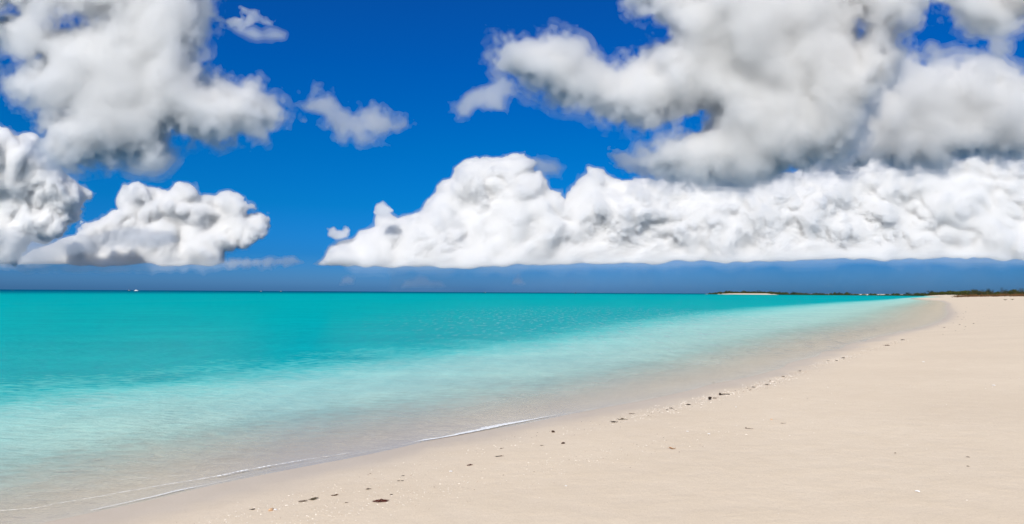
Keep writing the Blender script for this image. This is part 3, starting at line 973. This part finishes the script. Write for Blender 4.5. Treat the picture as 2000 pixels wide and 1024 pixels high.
def cloud(label, poly, D, vox, R, bumps, shells, core=None, bulge=20, holes=(), seed=1, base=None, rag=0, alt=None, slope=0, grey=False, g=.5):
    """A cloud: its outline rounded out to a real body and billowed by noise; shells of mist growing denser inwards, a white heart.
    poly in photo pixels, D distance in metres, R half thickness, bumps [(wavelength, height)], shells [(depth, optical depth per 10)]
    in those pixels; alt = altitude of a cloud layer seen from below."""
    rs = np.random.default_rng(seed)
    poly = np.array(poly, float)
    if base is not None: poly[:, 1] += np.where(poly[:, 1] > 500, 75 * np.clip(np.minimum(poly[:, 0] - poly[:, 0].min() - 30, poly[:, 0].max() - poly[:, 0]) / 160, 0, 1), 0)
    pad = R * .3 + 26 + rag + 3 * vox
    lo = poly.min(0) - pad; hi = poly.max(0) + pad
    if base is not None: hi[1] = max(b_[1] for b_ in base) + 8 + 4 * vox
    yh = R + bulge * 1.4 + pad - R * .2 + abs(slope) * .25 * (hi[1] - lo[1])
    gx = np.arange(lo[0], hi[0], vox); gz = np.arange(lo[1], hi[1], vox); gy = np.arange(-yh, yh, vox)
    X2, Z2 = np.meshgrid(gx, gz, indexing='ij')
    p = poly_sdf(np.stack([X2.ravel(), Z2.ravel()], 1), poly)
    for (hx, hy, hrx, hry) in holes:
        e = (np.hypot((X2.ravel() - hx) / hrx, (Z2.ravel() - hy) / hry) - 1) * min(hrx, hry)
        p = np.maximum(p, -e)
    p = p.reshape(X2.shape).astype(np.float32)
    yo = (grid_noise(p.shape, 70 / vox, rs) * bulge * .6 + grid_noise(p.shape, 28 / vox, rs) * bulge * .3).astype(np.float32)
    if slope:      # the heap leans back as it rises
        yo = yo + (slope * (gz.max() - gz - .5 * (gz.max() - gz.min())) * .5).astype(np.float32)[None, :]
    a = np.maximum(p + R, 0)[:, None, :]
    y = gy.astype(np.float32)[None, :, None] - yo[:, None, :]
    G = np.sqrt(a * a + y * y) - R
    calm = 1.0; GC = None
    vary = np.clip(.6 + .3 * grid_noise(p.shape, 95 / vox, np.random.default_rng(seed + 900)), .2, 1.0).astype(np.float32)[:, None, :]      # smooth and knotty stretches
    if base is not None:
        bx = np.interp(gx, [b_[0] for b_ in base], [b_[1] for b_ in base])[:, None]
        calm = np.clip((bx - gz[None]) / 45, .25, 1).astype(np.float32)[:, None, :]
    for lam, h in bumps:
        if GC is None and (grey or lam < 25): GC = G.copy()
        n = np.sqrt(grid_noise(G.shape, lam / vox / 2, rs) ** 2 + .12)
        G -= h * calm * (vary if lam < 30 else 1) * (np.minimum(n, 2.2) - .8)
    if base is not None:      # level underside
        pl = ((gz[None] - bx - 3).astype(np.float32)[:, None, :] + (.09 * (gy - gy.min())).astype(np.float32)[None, :, None]
              + grid_noise(G.shape, (44 / vox, 400 / vox, 400 / vox), rs) * .9 + grid_noise(G.shape, (13 / vox, 60 / vox, 60 / vox), rs) * 1.2)
    if rag:      # torn most along the rim
        er = grid_noise(G.shape, 34 / vox, rs) * .7 + grid_noise(G.shape, 15 / vox, rs) * .6 + grid_noise(G.shape, 7 / vox, rs) * .5

    def world(g):
        px = lo[0] + g[:, 0] * vox; py = lo[1] + g[:, 2] * vox; dy = -yh + g[:, 1] * vox
        r = ray(px, py)
        k = D / r[:, 1]
        if alt: k = k ** .9 * (alt / r[:, 2]) ** .1
        return r * (k * (1 + dy / F))[:, None] + np.array([0, 0, EYE])
    o = None; Vs = []; Qs = []; mi = []; nv = 0; mats = []
    todo = [(d, mist(t / 10 / (D / F), g=g, w=.966 if grey else .991)) for d, t in shells] + ([(core, SHADECLOUD if grey else CLOUD)] if core else [])  # grey clouds: shade put into the droplet colour as well
    for d, m in todo:
        Gs = (GC if m in (CLOUD, SHADECLOUD) else G) + d
        if base is not None: Gs = np.maximum(Gs, pl + .25 * d)
        if rag and d < 30: Gs = Gs + rag * (1 - d / 30) * np.maximum(er, -1.2) * np.clip((p + min(45, R * .7)) / 35, .12, 1)[:, None, :]
        V, q = surface_nets(Gs)
        if not len(q): continue
        Vs.append(world(V)); Qs.append(q + nv); mi.append(np.full(len(q), len(mats), np.int32)); mats.append(m); nv += len(V)
    allv = np.concatenate(Vs)
    ctr = allv.mean(0)
    o = mesh('cloud', allv - ctr, np.concatenate(Qs))
    o.location = ctr.tolist()
    for m in mats: o.data.materials.append(m)
    o.data.polygons.foreach_set('material_index', np.concatenate(mi))
    return tag(o, label, 'cloud', 'clouds over the sea')


FINE = [(80, 6), (40, 5.5), (20, 3.8), (10, 2.4), (6, 1.2)]
SOFT = [(130, 5), (60, 3.5), (28, 2.6), (13, 1.6)]
CRISP = [(-5, .12), (0, 2.0), (4, 5.0)]
VEIL = [(-16, .06), (-7, .14), (1, .35), (9, .8), (19, 1.1)]
THIN = [(-4, .10), (2, .16), (8, .26)]
WISP = [(-3, .3), (1, .5)]
PUFF = [(-1, .6), (2, 1.5)]
bank = [(610, 524), (635, 502), (642, 482), (660, 472), (690, 466), (702, 450), (732, 440), (738, 424), (760, 418), (778, 424), (822, 414),
        (850, 382), (870, 364), (893, 356), (892, 332), (908, 319), (945, 314), (965, 319), (990, 309), (1022, 303), (1044, 318), (1040, 332),
        (1068, 350), (1074, 372), (1093, 378), (1104, 392), (1112, 378), (1138, 352), (1150, 332), (1176, 336), (1190, 342), (1192, 356), (1215, 366),
        (1240, 359), (1262, 361), (1290, 351), (1320, 346), (1400, 346), (1500, 341), (1545, 344), (1600, 326), (1640, 292), (1670, 281),
        (1700, 276), (1750, 268), (1800, 252), (1850, 265), (1905, 262), (1960, 266), (2010, 262), (2130, 258), (2130, 516), (2000, 514), (1900, 511),
        (1800, 509), (1650, 508), (1550, 514), (1450, 517), (1300, 519), (1200, 521), (1100, 521), (900, 526), (700, 523), (640, 521)]
cloud('long bank of bright white cumulus low over the horizon, heaped in towers', bank, 12000, 1.7, 62, FINE, CRISP, 12, seed=3, bulge=15, base=[(600, 524), (900, 525), (1100, 521), (1300, 518), (1480, 516), (1560, 511), (1650, 508), (1760, 512), (1900, 510), (2130, 516)], slope=.8)
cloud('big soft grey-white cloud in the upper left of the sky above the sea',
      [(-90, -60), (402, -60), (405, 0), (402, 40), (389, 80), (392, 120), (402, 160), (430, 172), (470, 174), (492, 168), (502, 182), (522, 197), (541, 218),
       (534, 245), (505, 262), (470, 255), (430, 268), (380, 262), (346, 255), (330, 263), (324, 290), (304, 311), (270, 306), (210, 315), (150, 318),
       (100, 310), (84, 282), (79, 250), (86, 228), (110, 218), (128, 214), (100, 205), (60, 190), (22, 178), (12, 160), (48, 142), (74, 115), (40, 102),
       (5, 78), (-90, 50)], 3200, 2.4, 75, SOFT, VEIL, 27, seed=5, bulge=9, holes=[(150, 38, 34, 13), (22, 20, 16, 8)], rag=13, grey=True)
cloud('tall cumulus cut by the left edge of the view, below the big grey cloud',
      [(-90, 250), (15, 252), (36, 267), (68, 272), (80, 290), (110, 310), (116, 322), (138, 345), (160, 368), (172, 380), (160, 400), (148, 430),
       (110, 455), (60, 470), (30, 515), (-90, 520)], 9000, 2.0, 50, FINE, CRISP, 12, seed=8, bulge=18)
cloud('ragged cumulus heap low over the horizon, left of the open blue gap',
      [(20, 522), (30, 505), (90, 478), (150, 462), (166, 434), (200, 424), (234, 414), (236, 386), (240, 363), (262, 359), (290, 373), (322, 379), (345, 366),
       (372, 365), (395, 381), (440, 386), (480, 393), (496, 405), (484, 416), (500, 421), (527, 427), (524, 446), (504, 465), (478, 482), (440, 492),
       (430, 515), (380, 520), (300, 522), (200, 522), (100, 524)], 11000, 1.8, 36, [(70, 8), (34, 5.5), (17, 4.0), (9, 2.4), (6, 1.2)], CRISP, 12, seed=11, bulge=18, base=[(0, 520), (200, 524), (400, 522), (560, 516)], slope=.5)
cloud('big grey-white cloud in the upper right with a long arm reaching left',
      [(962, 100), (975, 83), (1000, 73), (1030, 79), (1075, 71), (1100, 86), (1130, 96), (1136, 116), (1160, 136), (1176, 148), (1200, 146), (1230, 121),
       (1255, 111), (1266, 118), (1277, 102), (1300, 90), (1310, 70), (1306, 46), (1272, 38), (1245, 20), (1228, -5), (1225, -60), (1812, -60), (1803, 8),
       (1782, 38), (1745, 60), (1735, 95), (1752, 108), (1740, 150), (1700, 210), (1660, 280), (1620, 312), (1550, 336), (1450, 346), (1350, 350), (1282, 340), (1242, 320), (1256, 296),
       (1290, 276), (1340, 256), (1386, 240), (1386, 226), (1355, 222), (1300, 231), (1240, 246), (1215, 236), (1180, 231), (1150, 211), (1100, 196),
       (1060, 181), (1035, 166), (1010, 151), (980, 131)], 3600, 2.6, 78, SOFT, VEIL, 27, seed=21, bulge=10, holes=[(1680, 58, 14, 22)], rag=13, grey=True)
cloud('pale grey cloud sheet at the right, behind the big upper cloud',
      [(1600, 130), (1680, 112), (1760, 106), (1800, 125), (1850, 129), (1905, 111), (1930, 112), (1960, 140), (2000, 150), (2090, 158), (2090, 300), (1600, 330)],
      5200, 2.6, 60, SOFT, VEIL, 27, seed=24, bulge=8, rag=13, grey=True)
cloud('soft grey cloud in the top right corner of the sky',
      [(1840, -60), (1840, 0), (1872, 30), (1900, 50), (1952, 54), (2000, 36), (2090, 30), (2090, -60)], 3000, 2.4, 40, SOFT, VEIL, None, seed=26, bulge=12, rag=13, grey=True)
cloud('small round grey puff just under the top right corner cloud',
      [(1924, 92), (1936, 72), (1958, 68), (1978, 80), (1976, 104), (1950, 116), (1930, 110)], 3400, 1.6, 18, [(40, 3), (20, 2), (9, 1)], THIN, None, seed=27, bulge=5, rag=6)
cloud('little torn wisp in the blue hole of the upper right sky',
      [(1782, 106), (1800, 98), (1815, 82), (1832, 84), (1838, 96), (1860, 96), (1850, 108), (1832, 112), (1820, 126), (1800, 116)], 3500, 1.4, 8, [(30, 3), (14, 2), (7, 1)], THIN, None, seed=28, bulge=4, rag=5)
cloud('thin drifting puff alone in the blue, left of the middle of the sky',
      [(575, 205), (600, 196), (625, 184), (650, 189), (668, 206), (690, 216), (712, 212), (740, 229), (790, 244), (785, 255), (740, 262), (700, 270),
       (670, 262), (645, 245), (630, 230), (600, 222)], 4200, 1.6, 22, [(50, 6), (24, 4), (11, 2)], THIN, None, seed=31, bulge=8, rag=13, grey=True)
cloud('small mauve-grey puff just off the tip of the long cloud arm',
      [(885, 206), (905, 178), (935, 166), (984, 147), (1000, 160), (1002, 185), (985, 198), (980, 216), (950, 208), (925, 215), (918, 232), (895, 233), (884, 219)],
      4000, 1.5, 24, [(50, 5), (24, 3), (11, 1.5)], THIN, None, seed=33, bulge=8, rag=6)
cloud('bright flat wisp beside the big upper left cloud',
      [(446, 52), (470, 50), (505, 58), (540, 60), (557, 66), (556, 76), (530, 82), (500, 80), (466, 70)], 3300, 1.4, 13, [(40, 4), (18, 2), (8, 1)], THIN, None, seed=35, bulge=4, rag=4)
cloud('lacy torn wisp above the bright flat wisp, near the top edge',
      [(405, 24), (440, 38), (470, 42), (480, 30), (470, 14), (500, 20), (525, 40), (533, 50), (500, 46), (470, 52), (436, 46), (410, 34)], 3350, 1.4, 6, [(30, 4), (14, 3), (7, 1.5)], WISP, None, seed=36, bulge=4, rag=7)
cloud('tiny white puff at the left shoulder of the cumulus bank',
      [(731, 414), (736, 398), (748, 393), (760, 402), (768, 412), (752, 420)], 11000, 1.3, 11, [(24, 3), (11, 1.6)], PUFF, None, seed=41, bulge=3)
cloud('small forked white puff off the low left end of the bank',
      [(640, 462), (640, 446), (652, 444), (658, 454), (676, 441), (685, 450), (680, 466), (655, 468)], 11500, 1.3, 9, [(24, 3), (11, 1.6)], PUFF, None, seed=42, bulge=3)
cloud('soft grey puff behind the tallest tower of the bank',
      [(1030, 320), (1050, 306), (1085, 312), (1100, 328), (1092, 344), (1060, 346)], 14000, 1.6, 16, [(30, 3), (14, 1.6)], THIN, None, seed=43, bulge=4, rag=4)
cloud('faint far puff over the horizon, right under the left end of the bank', [(664, 556), (668, 543), (680, 539), (692, 545), (690, 556)], 20000, 1.2, 8, [(20, 3), (9, 1.5)], [(-2, .15), (2, .3)], None, seed=51, bulge=2)
cloud('faint far row of puffs under the base of the bank', [(785, 561), (790, 548), (806, 545), (818, 537), (834, 541), (840, 548), (862, 551), (870, 560)], 20000, 1.2, 8, [(20, 3), (9, 1.5)], [(-2, .12), (2, .22)], None, seed=52, bulge=2)
cloud('faint far puff above the sea under the middle of the bank', [(1000, 556), (1002, 543), (1012, 539), (1020, 546), (1026, 555)], 20000, 1.2, 7, [(20, 3), (9, 1.5)], [(-2, .15), (2, .35)], None, seed=53, bulge=2)
cloud('long thin ragged cloud trailing right of the cumulus heap, just above the horizon', [(430, 512), (470, 504), (500, 506), (540, 502), (575, 500), (590, 512), (560, 520), (500, 518), (440, 522)], 15000, 1.4, 9, [(24, 4), (11, 2)], [(-2, .2), (2, .4)], None, seed=54, bulge=3, rag=4)
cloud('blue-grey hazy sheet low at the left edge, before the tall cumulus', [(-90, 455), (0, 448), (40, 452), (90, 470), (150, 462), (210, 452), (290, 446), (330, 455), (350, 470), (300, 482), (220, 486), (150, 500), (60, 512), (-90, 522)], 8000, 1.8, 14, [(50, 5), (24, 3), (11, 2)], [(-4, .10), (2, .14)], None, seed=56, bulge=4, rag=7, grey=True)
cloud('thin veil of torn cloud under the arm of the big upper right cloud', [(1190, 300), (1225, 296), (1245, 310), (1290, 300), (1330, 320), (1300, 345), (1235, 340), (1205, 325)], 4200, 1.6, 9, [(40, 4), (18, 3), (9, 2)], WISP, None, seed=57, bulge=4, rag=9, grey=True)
cloud('slate blue rain haze hanging from the long cumulus bank to the sea', [(760, 490), (1000, 480), (1200, 480), (1450, 480), (1650, 470), (1850, 470), (2140, 470), (2140, 596), (760, 596)], 11200, 3.0, 12, [(160, 5), (60, 3)], [(-6, .022), (-1, .03)], None, seed=58, bulge=2, rag=5)
cloud('soft white veil of mist smudging the base of the long cumulus bank', [(650, 508), (800, 506), (1000, 504), (1200, 500), (1450, 496), (1650, 488), (1850, 491), (2130, 494), (2130, 520), (1850, 517), (1650, 516), (1450, 521), (1200, 526), (1000, 529), (800, 530), (690, 529)], 10800, 2.0, 12, [], [(-7, .02), (-2, .03), (3, .045)], None, seed=59, bulge=2, rag=7, g=-.15)
cloud('soft grey veil of mist smudging the base of the left cumulus heap', [(-60, 506), (60, 508), (200, 508), (330, 508), (440, 506), (520, 512), (440, 526), (300, 531), (100, 530), (-60, 524)], 10000, 2.0, 9, [(40, 3), (18, 2)], [(-4, .05), (1, .09)], None, seed=60, bulge=2, rag=5, g=-.1)
